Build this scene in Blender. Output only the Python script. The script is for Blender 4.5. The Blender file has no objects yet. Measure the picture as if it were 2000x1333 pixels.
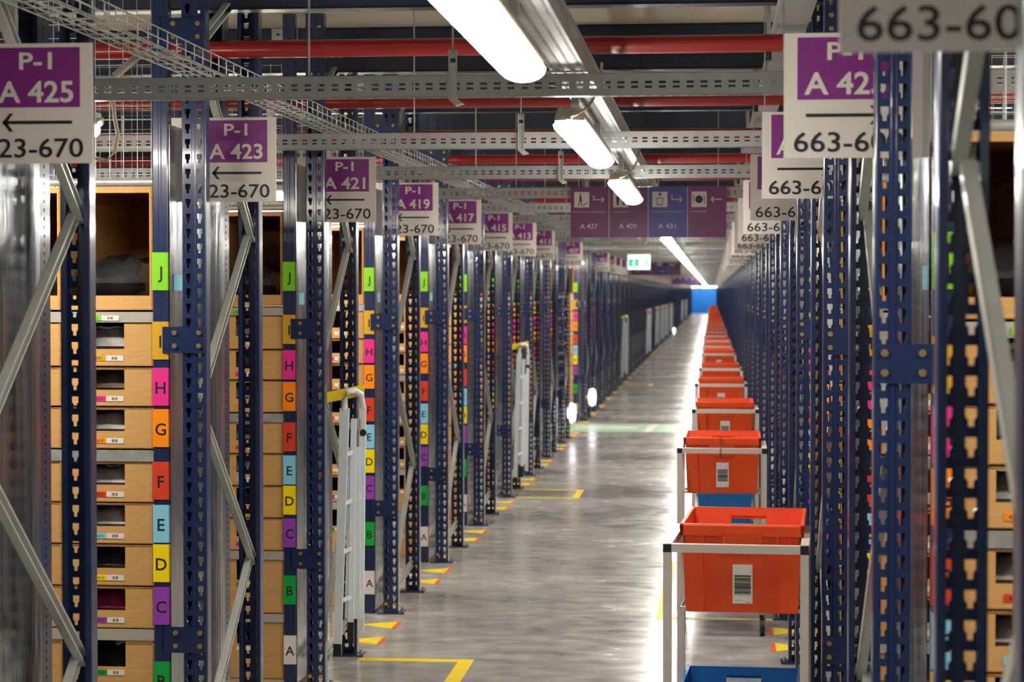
import bpy, bmesh, math, random
from mathutils import Vector, Matrix
random.seed(7)
SC = bpy.context.scene
COL = SC.collection

# ------------------------------------------------------------------ camera, world, exposure
H = 1.7373                       # eye height
YAW, PITCH = 0.09729, 0.02365
cd = bpy.data.cameras.new('camera'); cam = bpy.data.objects.new('camera', cd); COL.objects.link(cam)
c, s = math.cos(YAW), math.sin(YAW)
right = Vector((c, s, 0)); fw0 = Vector((-s, c, 0))
c, s = math.cos(PITCH), math.sin(PITCH)
fw = fw0 * c + Vector((0, 0, -s)); up = fw0 * s + Vector((0, 0, c))
cam.matrix_world = Matrix(((right.x, up.x, -fw.x, 0), (right.y, up.y, -fw.y, 0), (right.z, up.z, -fw.z, H), (0, 0, 0, 1)))
cd.sensor_width = 36; cd.lens = 72; cd.clip_start = 0.05; cd.clip_end = 600
cd.dof.use_dof = True; cd.dof.focus_distance = 7.4; cd.dof.aperture_fstop = 5.6
SC.camera = cam
w = bpy.data.worlds.new('world'); SC.world = w; w.use_nodes = True
w.node_tree.nodes['Background'].inputs[0].default_value = (0.8, 0.85, 1, 1)
w.node_tree.nodes['Background'].inputs[1].default_value = 0.02
SC.view_settings.view_transform = 'Standard'; SC.view_settings.look = 'None'
SC.view_settings.exposure = 1.05; SC.view_settings.gamma = 1; SC.view_settings.use_curve_mapping = False
SC.cycles.use_denoising = True
SC.cycles.max_bounces = 8; SC.cycles.diffuse_bounces = 4; SC.cycles.glossy_bounces = 4
SC.cycles.sample_clamp_indirect = 8; SC.cycles.caustics_reflective = False
LAMP_POWER = 26.0                # emission of the batten diffusers
PICK_POWER = 30.0

# ------------------------------------------------------------------ layout (metres; the aisle runs along +Y)
D = 2.1                          # pitch of the rack rows
Y0 = 4.619                       # near face of row 0
FD = 0.875                       # depth of a row
XL, XR = -1.684, 0.360           # aisle-side faces of the racks
UW, UD = 0.082, 0.062            # upright section
TOP = 2.955                      # underside of the mezzanine deck
NROW = 81
def ry(n): return Y0 + D * n

# ------------------------------------------------------------------ materials
def lin(r, g, b):
    f = lambda v: (v / 255 / 12.92) if v / 255 <= 0.04045 else ((v / 255 + 0.055) / 1.055) ** 2.4
    return (f(r), f(g), f(b), 1)
def mat(name, rgb, rough=0.5, metal=0.0, noise=0.06, scale=8.0, stretch=(1, 1, 1), rough_var=0.0, bump=0.0, coat=0.0, emit=0.0, spec=0.5):
    m = bpy.data.materials.new(name); m.use_nodes = True
    nt = m.node_tree; b = nt.nodes['Principled BSDF']
    col = lin(*rgb)
    b.inputs['Roughness'].default_value = rough; b.inputs['Metallic'].default_value = metal
    b.inputs['Specular IOR Level'].default_value = spec
    b.inputs['Coat Weight'].default_value = coat
    b.inputs['Coat Roughness'].default_value = 0.1
    tc = nt.nodes.new('ShaderNodeTexCoord'); mp = nt.nodes.new('ShaderNodeMapping')
    mp.inputs['Scale'].default_value = stretch
    nt.links.new(tc.outputs['Object'], mp.inputs['Vector'])
    nz = nt.nodes.new('ShaderNodeTexNoise'); nz.inputs['Scale'].default_value = scale; nz.inputs['Detail'].default_value = 3
    nt.links.new(mp.outputs['Vector'], nz.inputs['Vector'])
    cr = nt.nodes.new('ShaderNodeValToRGB')
    cr.color_ramp.elements[0].position = 0.3; cr.color_ramp.elements[1].position = 0.7
    cr.color_ramp.elements[0].color = tuple(x * (1 - noise) for x in col[:3]) + (1,)
    cr.color_ramp.elements[1].color = tuple(min(1, x * (1 + noise)) for x in col[:3]) + (1,)
    nt.links.new(nz.outputs['Fac'], cr.inputs['Fac'])
    nt.links.new(cr.outputs['Color'], b.inputs['Base Color'])
    if rough_var:
        mr = nt.nodes.new('ShaderNodeMapRange')
        mr.inputs['To Min'].default_value = max(0.02, rough - rough_var); mr.inputs['To Max'].default_value = rough + rough_var
        mr.inputs['From Min'].default_value = 0.3; mr.inputs['From Max'].default_value = 0.7
        nt.links.new(nz.outputs['Fac'], mr.inputs['Value']); nt.links.new(mr.outputs['Result'], b.inputs['Roughness'])
    if bump:
        bp = nt.nodes.new('ShaderNodeBump'); bp.inputs['Strength'].default_value = bump; bp.inputs['Distance'].default_value = 0.01
        nt.links.new(nz.outputs['Fac'], bp.inputs['Height']); nt.links.new(bp.outputs['Normal'], b.inputs['Normal'])
    if emit:
        b.inputs['Emission Color'].default_value = col; b.inputs['Emission Strength'].default_value = emit
    return m
NAVY = mat('navy_powder_coat', (23, 41, 80), 0.3, 0.0, 0.08, 6, coat=0.5)
GALV = mat('galvanised_steel', (184, 186, 182), 0.36, 0.5, 0.12, 30, rough_var=0.08)
SHEET = mat('galvanised_sheet', (178, 184, 190), 0.2, 0.95, 0.10, 3, (6, 6, 0.6), rough_var=0.07, bump=0.25)
BRACE = mat('zinc_brace', (204, 206, 198), 0.28, 0.35, 0.06, 12)
TRAY = mat('tray_steel', (168, 170, 168), 0.42, 0.4, 0.08, 14)
BEAMC = mat('shelf_beam_paint', (182, 176, 164), 0.4, 0.2, 0.05, 10)
BOLT = mat('gold_zinc_bolt', (205, 175, 120), 0.25, 0.8, 0.05, 40)
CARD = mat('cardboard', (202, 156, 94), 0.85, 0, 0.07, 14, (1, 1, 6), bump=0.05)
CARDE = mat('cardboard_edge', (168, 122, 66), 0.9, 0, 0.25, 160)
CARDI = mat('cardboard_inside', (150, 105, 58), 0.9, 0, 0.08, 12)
WHITE = mat('label_white', (226, 222, 216), 0.5, 0, 0.02, 10)
SIGN = mat('sign_board', (222, 214, 206), 0.45, 0, 0.02, 5)
PURPLE = mat('sign_purple', (128, 40, 128), 0.45, 0, 0.03, 5)
PLUM = mat('hanging_sign_plum', (112, 48, 104), 0.4, 0, 0.03, 5)
BLUEP = mat('hanging_sign_blue', (60, 62, 148), 0.4, 0, 0.03, 5)
BLACK = mat('black_ink', (26, 26, 30), 0.5, 0, 0.02, 10)
BLKPL = mat('black_plastic', (28, 28, 30), 0.4, 0, 0.05, 10)
GREYI = mat('grey_ink', (128, 126, 124), 0.5, 0, 0.02, 10)
JOIST = mat('joist_paint', (34, 44, 64), 0.35, 0, 0.06, 6)
CREAM = mat('ceiling_deck_cream', (214, 206, 190), 0.6, 0, 0.05, 3)
RED = mat('red_pipe_paint', (150, 32, 32), 0.3, 0.0, 0.06, 6, coat=0.3)
ORANGE = mat('orange_plastic', (228, 76, 18), 0.35, 0, 0.04, 8)
BLUE = mat('blue_plastic', (0, 112, 190), 0.35, 0, 0.04, 8)
ALU = mat('cart_aluminium', (214, 208, 200), 0.38, 0.35, 0.03, 12)
LADW = mat('ladder_white', (232, 240, 246), 0.35, 0.0, 0.05, 10)
YEL = mat('yellow_plastic', (245, 208, 10), 0.4, 0, 0.04, 10)
TAPE = mat('yellow_floor_tape', (246, 214, 20), 0.45, 0, 0.05, 10)
TIPR = mat('red_floor_tape', (226, 92, 62), 0.45, 0, 0.05, 10)
GREENT = mat('pale_green_walkway', (168, 206, 178), 0.35, 0, 0.06, 6)
CABLE = mat('cream_cable', (206, 190, 160), 0.5, 0, 0.04, 10)
LHOUS = mat('lamp_housing', (186, 180, 166), 0.5, 0, 0.04, 10)
DIFF = mat('lamp_diffuser', (255, 250, 240), 0.4, 0, 0.0, 5, emit=LAMP_POWER)
DIFP = mat('pick_lamp_diffuser', (255, 246, 232), 0.4, 0, 0.0, 5, emit=PICK_POWER)
GLOW = mat('low_glow_lens', (236, 240, 255), 0.4, 0, 0.0, 5, emit=2.2)
EXITW = mat('exit_lit_white', (215, 255, 246), 0.4, 0, 0.0, 5, emit=0.42)
EXITG = mat('exit_lit_green', (0, 150, 100), 0.4, 0, 0.0, 5, emit=0.35)
WALLM = mat('wall_paint', (120, 120, 124), 0.7, 0, 0.06, 2)
DOORB = mat('blue_curtain_door', (30, 130, 235), 0.4, 0, 0.05, 3, emit=0)
TEAL = mat('teal_sticker', (118, 196, 222), 0.5, 0, 0.03, 10)
BAGD = mat('dark_polybag', (40, 40, 44), 0.16, 0, 0.5, 14, bump=0.6, coat=0.6)
BAGB = mat('brown_polybag', (92, 80, 70), 0.16, 0, 0.5, 14, bump=0.6, coat=0.6)
BAGP = mat('plum_polybag', (120, 30, 74), 0.16, 0, 0.5, 14, bump=0.6, coat=0.6)
BAGG = mat('grey_polybag', (150, 146, 144), 0.16, 0, 0.5, 14, bump=0.6, coat=0.6)  # grey lightened to stand in for silvery highlights on the plastic
LEVCOL = {'J': (124, 200, 24), 'I': (206, 160, 28), 'H': (226, 44, 138), 'G': (255, 140, 0), 'F': (212, 62, 34),
          'E': (136, 204, 232), 'D': (252, 222, 0), 'C': (144, 62, 176), 'B': (0, 160, 62), 'A': (228, 220, 216)}
LEVNAME = {'J': 'lime green', 'I': 'ochre', 'H': 'pink', 'G': 'orange', 'F': 'red', 'E': 'light blue', 'D': 'yellow', 'C': 'violet', 'B': 'green', 'A': 'white'}
LM = {k: mat('level_' + LEVNAME[k].replace(' ', '_'), v, 0.45, 0, 0.03, 10) for k, v in LEVCOL.items()}

# concrete floor: polished, cloudy, streaked across the aisle
def floor_mat():
    m = bpy.data.materials.new('polished_concrete'); m.use_nodes = True; nt = m.node_tree; b = nt.nodes['Principled BSDF']
    N, L = nt.nodes.new, nt.links.new
    tc = N('ShaderNodeTexCoord')
    def noise(sc, stretch, det=4):
        mp = N('ShaderNodeMapping'); mp.inputs['Scale'].default_value = stretch; L(tc.outputs['Object'], mp.inputs['Vector'])
        n = N('ShaderNodeTexNoise'); n.inputs['Scale'].default_value = sc; n.inputs['Detail'].default_value = det; L(mp.outputs['Vector'], n.inputs['Vector']); return n
    n1 = noise(1.0, (0.7, 1.1, 1)); n2 = noise(5, (1.0, 1.6, 1), 6)
    mx = N('ShaderNodeMath'); mx.operation = 'MULTIPLY_ADD'; mx.inputs[1].default_value = 0.5; L(n1.outputs['Fac'], mx.inputs[0])
    m2 = N('ShaderNodeMath'); m2.operation = 'MULTIPLY'; m2.inputs[1].default_value = 0.5; L(n2.outputs['Fac'], m2.inputs[0]); L(m2.outputs[0], mx.inputs[2])
    cr = N('ShaderNodeValToRGB'); e = cr.color_ramp.elements
    e[0].position = 0.33; e[0].color = lin(122, 118, 114); e[1].position = 0.67; e[1].color = lin(190, 184, 176)
    L(mx.outputs[0], cr.inputs['Fac']); L(cr.outputs['Color'], b.inputs['Base Color'])
    mr = N('ShaderNodeMapRange'); mr.inputs['From Min'].default_value = 0.35; mr.inputs['From Max'].default_value = 0.65
    mr.inputs['To Min'].default_value = 0.15; mr.inputs['To Max'].default_value = 0.30
    L(mx.outputs[0], mr.inputs['Value']); L(mr.outputs['Result'], b.inputs['Roughness'])
    bp = N('ShaderNodeBump'); bp.inputs['Strength'].default_value = 0.015; bp.inputs['Distance'].default_value = 0.003
    L(n2.outputs['Fac'], bp.inputs['Height']); L(bp.outputs['Normal'], b.inputs['Normal'])
    b.inputs['Specular IOR Level'].default_value = 0.75
    return m
FLOORM = floor_mat()

# ------------------------------------------------------------------ mesh helpers
_text_cache = {}
def text_data(s, bold):
    k = (s, bold)
    if k not in _text_cache:
        cu = bpy.data.curves.new('lettering', 'FONT'); cu.body = s; cu.size = 1.0; cu.align_x = 'LEFT'; cu.offset = bold
        cu.resolution_u = 3
        ob = bpy.data.objects.new('lettering', cu); me = bpy.data.meshes.new_from_object(ob)
        V = [tuple(v.co) for v in me.vertices]; F = [tuple(p.vertices) for p in me.polygons]
        bpy.data.objects.remove(ob); bpy.data.curves.remove(cu); bpy.data.meshes.remove(me)
        xs = [v[0] for v in V]; ys = [v[1] for v in V]
        _text_cache[k] = (V, F, min(xs), max(xs), min(ys), max(ys))
    return _text_cache[k]

class MB:
    def __init__(s): s.v, s.f, s.m, s.mats = [], [], [], []; s.smooth = set()
    def mi(s, m):
        if m not in s.mats: s.mats.append(m)
        return s.mats.index(m)
    def faces(s, V, F, m, smooth=False):
        o = len(s.v); s.v += [tuple(v) for v in V]; k = s.mi(m)
        for f in F:
            if smooth: s.smooth.add(len(s.f))
            s.f.append(tuple(i + o for i in f)); s.m.append(k)
    def box(s, x0, x1, y0, y1, z0, z1, m):
        if x0 > x1: x0, x1 = x1, x0
        if y0 > y1: y0, y1 = y1, y0
        if z0 > z1: z0, z1 = z1, z0
        V = [(x0, y0, z0), (x1, y0, z0), (x1, y1, z0), (x0, y1, z0), (x0, y0, z1), (x1, y0, z1), (x1, y1, z1), (x0, y1, z1)]
        s.faces(V, [(0, 3, 2, 1), (4, 5, 6, 7), (0, 1, 5, 4), (1, 2, 6, 5), (2, 3, 7, 6), (3, 0, 4, 7)], m)
    def hexa(s, P, m):               # eight corners, lower ring then upper ring
        s.faces(P, [(0, 3, 2, 1), (4, 5, 6, 7), (0, 1, 5, 4), (1, 2, 6, 5), (2, 3, 7, 6), (3, 0, 4, 7)], m)
    def prism(s, pts, axis, a, b, m): # polygon in the two other axes, extruded along axis
        def mk(p, t):
            q = list(p); q.insert(axis, t); return tuple(q)
        n = len(pts); V = [mk(p, a) for p in pts] + [mk(p, b) for p in pts]
        F = [tuple(range(n)), tuple(range(2 * n - 1, n - 1, -1))] + [(i, i + n, (i + 1) % n + n, (i + 1) % n) for i in range(n)]
        s.faces(V, F, m)
    def tube(s, path, r, m, n=6, cap=True):
        path = [Vector(p) for p in path]; rings = []
        for i, p in enumerate(path):
            t = (path[min(i + 1, len(path) - 1)] - path[max(i - 1, 0)]).normalized()
            a = t.cross(Vector((0, 0, 1)) if abs(t.z) < 0.9 else Vector((1, 0, 0))).normalized(); b = t.cross(a)
            rings.append([p + (a * math.cos(2 * math.pi * k / n) + b * math.sin(2 * math.pi * k / n)) * r for k in range(n)])
        V = [v for R in rings for v in R]
        F = [(i * n + k, i * n + (k + 1) % n, (i + 1) * n + (k + 1) % n, (i + 1) * n + k) for i in range(len(path) - 1) for k in range(n)]
        s.faces(V, F, m, True)
        if cap: s.faces(rings[0], [tuple(range(n))], m); s.faces(rings[-1], [tuple(range(n))], m)
    def text(s, txt, cx, z, height, y, m, align='C', bold=0.0, width=None):   # on a plane facing -Y; height = cap height; cx = anchor
        V, F, x0, x1, y0, y1 = text_data(txt, bold)
        k = height / y1; kx = k
        if width: kx = width / (x1 - x0)
        sh = {'C': -(x0 + x1) / 2, 'L': -x0, 'R': -x1}[align]
        s.faces([(cx + (v[0] + sh) * kx, y, z + v[1] * k) for v in V], F, m)
    def build(s, name, parent=None):
        me = bpy.data.meshes.new(name); me.from_pydata(s.v, [], s.f)
        for m in s.mats: me.materials.append(m)
        me.polygons.foreach_set('material_index', s.m)
        if s.smooth:
            me.polygons.foreach_set('use_smooth', [i in s.smooth for i in range(len(s.f))])
        me.update()
        return put(name, me, parent)
def put(name, me, parent=None, loc=(0, 0, 0)):
    o = bpy.data.objects.new(name, me); COL.objects.link(o); o.location = loc
    if parent is not None: o.parent = parent
    return o
def tag(o, label, cat, group=None, kind=None):
    if label: o['label'] = label
    if cat: o['category'] = cat
    if group: o['group'] = group
    if kind: o['kind'] = kind
    return o
def thing(name, label, cat, loc=(0, 0, 0), rz=0, group=None):
    o = bpy.data.objects.new(name, None); COL.objects.link(o); o.empty_display_size = 0.1
    o.location = loc; o.rotation_euler = (0, 0, rz)
    return tag(o, label, cat, group)
KIDS = {}
def copy_tree(o, loc=None, rz=None, label=None, group=None, skip=()):
    r = o.copy(); COL.objects.link(r)
    if loc is not None: r.location = loc
    if rz is not None: r.rotation_euler = (0, 0, rz)
    if label: r['label'] = label
    if group: r['group'] = group
    for ch in list(o.children):
        if ch.get('skipkey') in skip and ch.get('skipkey'): continue
        c = ch.copy(); COL.objects.link(c); c.parent = r
        for g in list(ch.children):
            d = g.copy(); COL.objects.link(d); d.parent = c
    return r
def struct(name, mb, ):
    o = mb.build(name); o['kind'] = 'structure'; return o
def ordinal(n): return {1: 'first', 2: 'second', 3: 'third', 4: 'fourth', 5: 'fifth', 6: 'sixth', 7: 'seventh', 8: 'eighth', 9: 'ninth', 10: 'tenth', 11: 'eleventh', 12: 'twelfth'}.get(n, '%dth' % n)
def aisle(n): return 'A %d' % (425 - 2 * n)

# ------------------------------------------------------------------ the shell
b = MB(); b.box(-7, 7, -3, 176.2, -0.1, 0, FLOORM); struct('floor', b)
b = MB(); b.box(-7, 7, -3, 176.2, TOP, TOP + 0.12, CREAM); struct('ceiling', b)
b = MB(); b.box(-7.1, -7, -3, 176.2, 0, TOP, WALLM); struct('wall_left', b)
b = MB(); b.box(7, 7.1, -3, 176.2, 0, TOP, WALLM); struct('wall_right', b)
b = MB(); b.box(-7, 7, 176, 176.2, 0, TOP, WALLM); struct('wall_far', b)
b = MB(); b.box(-7, 7, -3.1, -3, 0, TOP, WALLM); struct('wall_behind', b)
# blue curtain door at the end of the aisle
t = thing('curtain_door', 'bright blue door closing the far end of the aisle', 'door', (-0.66, 175.9, 0))
b = MB()
for i in range(12): b.box(-1.08 + i * 0.18, -1.08 + i * 0.18 + 0.178, -0.02 - 0.01 * (i % 2), 0.01, 0, 2.1, DOORB)
b.build('door_leaf', t)
b = MB(); b.box(-1.16, -1.08, -0.05, 0.05, 0, 2.2, GALV); b.box(1.08, 1.16, -0.05, 0.05, 0, 2.2, GALV); b.box(-1.16, 1.16, -0.05, 0.05, 2.1, 2.2, GALV); b.build('door_frame', t)

# ------------------------------------------------------------------ mezzanine steel, pipes
def joist_mesh():
    b = MB()
    b.box(-6.9, 6.9, 0, 0.09, 2.75, 2.758, JOIST); b.box(-6.9, 6.9, 0, 0.09, TOP - 0.008, TOP, JOIST); b.box(-6.9, 6.9, 0, 0.012, 2.75, TOP, JOIST)
    return b
def bracket_mesh():
    b = MB(); b.box(-2.02, -1.90, -0.012, -0.001, 2.86, 2.953, GALV)
    for x in (-1.99, -1.96, -1.93):
        for z in (2.885, 2.925): b.tube([(x, -0.02, z), (x, -0.011, z)], 0.006, BLKPL)
    return b
jm = bm_ = None
for k in range(-1, 60):
    y = 7.22 + D * k
    if jm is None:
        t = thing('ceiling_joist', 'x', 'beam', (0, y, 0)); jo = joist_mesh().build('joist_web', t); bo = bracket_mesh().build('end_bracket', t); jm, bm_ = jo.data, bo.data
    else:
        t = thing('ceiling_joist', 'x', 'beam', (0, y, 0)); put('joist_web', jm, t)
        if k < 12: put('end_bracket', bm_, t)
    if k < 6: t['label'] = ['navy steel joist nearest overhead, cut off by the top edge', 'navy steel joist above the first red pipe', 'navy steel joist just behind the first red pipe', 'navy steel joist between the second and third red pipes', 'navy steel joist behind the third red pipe', 'navy steel joist seen just above the hanging direction sign', 'navy steel joist low over the hanging direction sign'][k + 1]
    else: t['label'] = 'distant navy steel joist under the deck past the hanging direction sign'
    t['group'] = 'navy joists carrying the deck'
for k in range(0, 58):
    y = 7.42 + D * k
    if k == 0:
        b = MB(); b.tube([(-6.9, 0, 2.632), (6.9, 0, 2.632)], 0.0325, RED, 14); o = b.build('sprinkler_pipe'); rp = o.data; o.location = (0, y, 0)
        b = MB()
        for x in (-5.1, -3.4, -0.6, 0.20, 2.9): b.box(x - 0.008, x + 0.008, -0.002, 0.002, 2.66, TOP, GALV); b.tube([(x, 0, 2.57), (x, 0, 2.60)], 0.012, BLKPL)
        hg = b.build('pipe_hanger', o).data
    else:
        o = put('sprinkler_pipe', rp, None, (0, y, 0)); put('pipe_hanger', hg, o)
    lab = {0: 'red pipe across the ceiling, nearest and highest in view', 1: 'red pipe just under the nearest slotted channel', 2: 'red pipe showing above the second slotted channel', 3: 'red pipe showing below the second slotted channel', 4: 'red pipe right above the hanging direction sign'}.get(k, 'distant red ceiling pipe beyond the hanging direction sign')
    tag(o, lab, 'pipe', 'red pipes across the ceiling')

# ------------------------------------------------------------------ slotted channels across the aisle
def channel_mesh(x0=-4.6, x1=2.6):
    b = MB(); z0, z1 = 2.297, 2.361; th = 0.002; p = 0.0392
    n = int((x1 - x0) / p)
    rows = [(2.318, 2.3245), (2.331, 2.338)]
    b.box(x0, x1, 0, th, z0, rows[0][0], TRAY); b.box(x0, x1, 0, th, rows[0][1], rows[1][0], TRAY); b.box(x0, x1, 0, th, rows[1][1], z1, TRAY)
    for za, zb in rows:
        for i in range(n + 1): b.box(x0 + i * p, x0 + i * p + p - 0.020, 0, th, za, zb, TRAY)
    b.box(x0, x1, 0.03, 0.04, z0, z0 + th, TRAY); b.box(x0, x1, 0, 0.012, z0, z0 + th, TRAY)
    for i in range(n + 1): b.box(x0 + i * p, x0 + i * p + p - 0.020, 0.012, 0.03, z0, z0 + th, TRAY)
    b.box(x0, x1, 0.0, 0.008, z1 - th, z1, TRAY); b.box(x0, x1, 0.038, 0.04, z0, z0 + 0.012, TRAY)
    return b
def strap_mesh():
    b = MB(); x = -0.738
    b.box(x - 0.012, x - 0.009, -0.014, -0.001, 2.29, 2.43, GALV); b.box(x + 0.009, x + 0.012, -0.014, -0.001, 2.29, 2.43, GALV)
    b.box(x - 0.012, x + 0.012, -0.003, -0.001, 2.29, 2.395, GALV); b.box(x - 0.012, x + 0.012, -0.003, -0.001, 2.408, 2.43, GALV)
    b.prism([(x - 0.014, 2.29), (x + 0.014, 2.29), (x + 0.03, 2.278), (x + 0.006, 2.272)], 1, -0.014, 0.03, GALV)
    return b
RODS = []
def rod_mesh(x):
    b = MB(); b.tube([(x, 0.02 if x != -0.738 else -0.008, 2.36 if x != -0.738 else 2.42), (x, 0.02 if x != -0.738 else -0.008, TOP)], 0.003, GALV)
    return b
for k in range(0, 79):
    y = 5.83 + D * k
    t = thing('slotted_channel', 'distant slotted steel channel across the aisle beyond the hanging direction sign', 'cable channel', (0, y, 0), 0, 'slotted channels across the aisle')
    if k == 0: cm = channel_mesh().build('channel', t).data; sm = strap_mesh().build('strap', t).data
    else:
        put('channel', cm, t)
        if k < 12: put('strap', sm, t)
    if k < 12:
        for x in (-3.6, -1.16, -0.738, 0.20):
            if k == 0: RODS.append(rod_mesh(x).build('threaded_rod', t).data)
            else: put('threaded_rod', RODS[(-3.6, -1.16, -0.738, 0.20).index(x)], t)
    if k < 4: t['label'] = ['large slotted steel channel across the aisle, nearest and highest', 'second slotted steel channel across the aisle, behind the second lamp', 'third slotted steel channel, right in front of the sign-height lamp', 'slotted steel channel that carries the hanging direction sign'][k]

# long perforated tray above the lamps
def tray_mesh(w, hgt, L=D, holes=True):
    b = MB(); th = 0.0015; x0, x1 = -w / 2, w / 2
    if holes:
        nc = 4; cw = w / nc; p = 0.03; n = int(round(L / p))
        for j in range(nc):
            a = x0 + j * cw
            b.box(a, a + cw * 0.32, 0, L, 0, th, TRAY); b.box(a + cw * 0.68, a + cw, 0, L, 0, th, TRAY)
            for i in range(n): b.box(a + cw * 0.32, a + cw * 0.68, i * p, i * p + 0.012, 0, th, TRAY)
    else: b.box(x0, x1, 0, L, 0, th, TRAY)
    b.box(x0, x0 + th, 0, L, 0, hgt, TRAY); b.box(x1 - th, x1, 0, L, 0, hgt, TRAY); b.box(x1, x1 + 0.008, 0, L, hgt - th, hgt, TRAY); b.box(x0 - 0.008, x0, 0, L, hgt - th, hgt, TRAY)
    return b
t = thing('cable_tray', 'long perforated steel cable tray running above the row of lamps', 'cable tray', (-0.405, -4.67, 2.364))
for k in range(85):
    if k == 0: tm = tray_mesh(0.105, 0.055).build('tray_section', t).data
    else: put('tray_section', tm, t, (0, k * D, 0))
t = thing('cable_tray', 'small grey cable tray high under the deck at the signs reading 663', 'cable tray', (0.285, 5.0, 2.69))
for k in range(12):
    if k == 0: tm = tray_mesh(0.11, 0.05, D, False).build('tray_section', t).data
    else: put('tray_section', tm, t, (0, k * D, 0))

# wire basket tray on the left
def basket_mesh(L=D):
    b = MB(); w = 0.056; h = 0.056; r = 0.0022
    for x, z in ((-w, h), (-w, h * 0.5), (-w, 0.0), (-w * 0.33, 0), (w * 0.33, 0), (w, 0), (w, h * 0.5), (w, h)): b.tube([(x, 0, z), (x, L, z)], r, GALV, 5, False)
    n = int(L / 0.1)
    for i in range(n):
        y = i * 0.1 + 0.05
        b.tube([(-w, y, h), (-w, y, 0.01), (-w + 0.008, y, 0), (w - 0.008, y, 0), (w, y, 0.01), (w, y, h)], r, GALV, 5, False)
    return b
t = thing('wire_basket_tray', 'zinc wire basket tray running high along the left racks', 'cable tray', (-1.58, 1.5, 2.414))
for k in range(36):
    if k == 0: tm = basket_mesh().build('basket_section', t).data
    else: put('basket_section', tm, t, (0, k * D, 0))

# ------------------------------------------------------------------ lamps
def lamp_meshes(L, dmat, top=0.1555):
    a = MB(); n = 9; w = 0.052; z0 = 0.0
    # diffuser: shallow D section with rounded ends, runs along +Y
    prof = [(-w + 0.010, 0.042), (-w, 0.030)] + [(-w * math.cos(math.pi * i / 8), 0.030 - 0.030 * math.sin(math.pi * i / 8)) for i in range(1, 8)] + [(w, 0.030), (w - 0.010, 0.042)]
    V = []; ys = [0, 0.006, 0.02, 0.045, L - 0.045, L - 0.02, L - 0.006, L]; ss = [0.72, 0.86, 0.95, 1, 1, 0.95, 0.86, 0.72]
    for y, sc in zip(ys, ss): V += [(p[0] * sc, y, 0.030 - (0.030 - p[1]) * sc) for p in prof]
    m = len(prof); F = [(i * m + j, i * m + j + 1, (i + 1) * m + j + 1, (i + 1) * m + j) for i in range(len(ys) - 1) for j in range(m - 1)]
    F += [tuple(range(m)), tuple(range((len(ys) - 1) * m + m - 1, (len(ys) - 1) * m - 1, -1))]
    a.faces(V, F, dmat, True)
    h = MB(); h.prism([(-w + 0.008, 0.040), (w - 0.008, 0.040), (w - 0.008, 0.050), (0.034, 0.078), (-0.034, 0.078), (-w + 0.008, 0.050)], 1, -0.004, L + 0.004, LHOUS)
    e = MB(); h.tube([(0, -0.02, 0.052), (0, -0.003, 0.052)], 0.011, LHOUS, 10)
    e.box(-0.012, 0.012, 0.25, 0.28, 0.074, top, GALV)
    e2 = MB(); e2.box(-0.012, 0.012, L - 0.28, L - 0.25, 0.074, top, GALV); e = (e, e2)
    return a, h, e
def lamp_cable():
    b = MB(); b.tube([(0, -0.015, 0.052), (0.025, -0.05, 0.055), (0.06, -0.06, 0.075), (0.084, -0.04, 0.12), (0.094, 0.0, 0.17), (0.092, 0.06, 0.215)], 0.0045, CABLE, 7); return b
LL = 1.75
for k in range(-2, 53):
    y = 2.86 + 3.22 * k
    lab = {-2: 'batten lamp above the viewpoint, farther back', -1: 'batten lamp right above the viewpoint', 0: 'big batten lamp at the top, nearest and cut off by the frame', 1: 'second batten lamp down the aisle with looped cable', 2: 'third batten lamp, in front of the hanging direction sign', 3: 'first batten lamp behind the hanging direction sign'}.get(k, 'one of the distant batten lamps merging into a bright line')
    t = thing('batten_lamp', lab, 'ceiling lamp', (-0.422, y, 2.208), 0, 'batten lamps above the aisle')
    if k == -2:
        a, h, e = lamp_meshes(LL, DIFF); LA = [a.build('diffuser', t).data, h.build('housing', t).data, [q.build('bracket', t).data for q in e], lamp_cable().build('supply_cable', t).data]
    else:
        put('diffuser', LA[0], t)
        put('housing', LA[1], t)
        for q in LA[2]: put('bracket', q, t)
        if k < 12: put('supply_cable', LA[3], t)
# lamps along the picking aisles between the rows
pm = None
def pick_lamp(x, y, sgn, label, group):
    global pm
    t = thing('picking_or_added_lamp', label, 'ceiling lamp', (x, y, 2.208), math.pi / 2 if sgn < 0 else -math.pi / 2, group)
    if pm is None:
        a, h, e = lamp_meshes(1.5, DIFP, TOP - 2.208); pm = [a.build('diffuser', t).data, h.build('housing', t).data] + [q.build('bracket', t).data for q in e]
    else:
        for nm, me in zip(('diffuser', 'housing', 'bracket', 'bracket'), pm): put(nm, me, t)
    return t
for n in range(0, 14):
    y = ry(n) + FD + 0.61
    x = {0: -1.868, 1: -2.95}.get(n, -1.98)
    pick_lamp(x, y, -1, 'lamp end hanging beside the left A 425 sign with a cream cable' if n == 0 else 'batten lamp inside the picking aisle behind the left %s sign' % aisle(n), 'lamps in the left picking aisles')
for n in range(-1, 10):
    y = ry(n) + FD + 0.61
    pick_lamp(1.02, y, 1, 'batten lamp inside the right picking aisle behind the %s sign' % aisle(n), 'lamps in the right picking aisles')
for x in (-2.65, -0.95, 0.75):  # extra lamps added across the end wall to brighten the blue door
    o = pick_lamp(x, 174.6, 1, 'added far batten lamp brightening the blue door', 'added lamps before the blue door')
b = MB(); b.tube([(-1.775, 6.0, 2.385), (-1.782, 5.98, 2.34), (-1.775, 5.98, 2.26), (-1.765, 5.98, 2.21), (-1.772, 5.98, 2.16), (-1.80, 5.98, 2.13), (-1.84, 5.99, 2.14)], 0.006, CABLE, 7)
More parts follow.
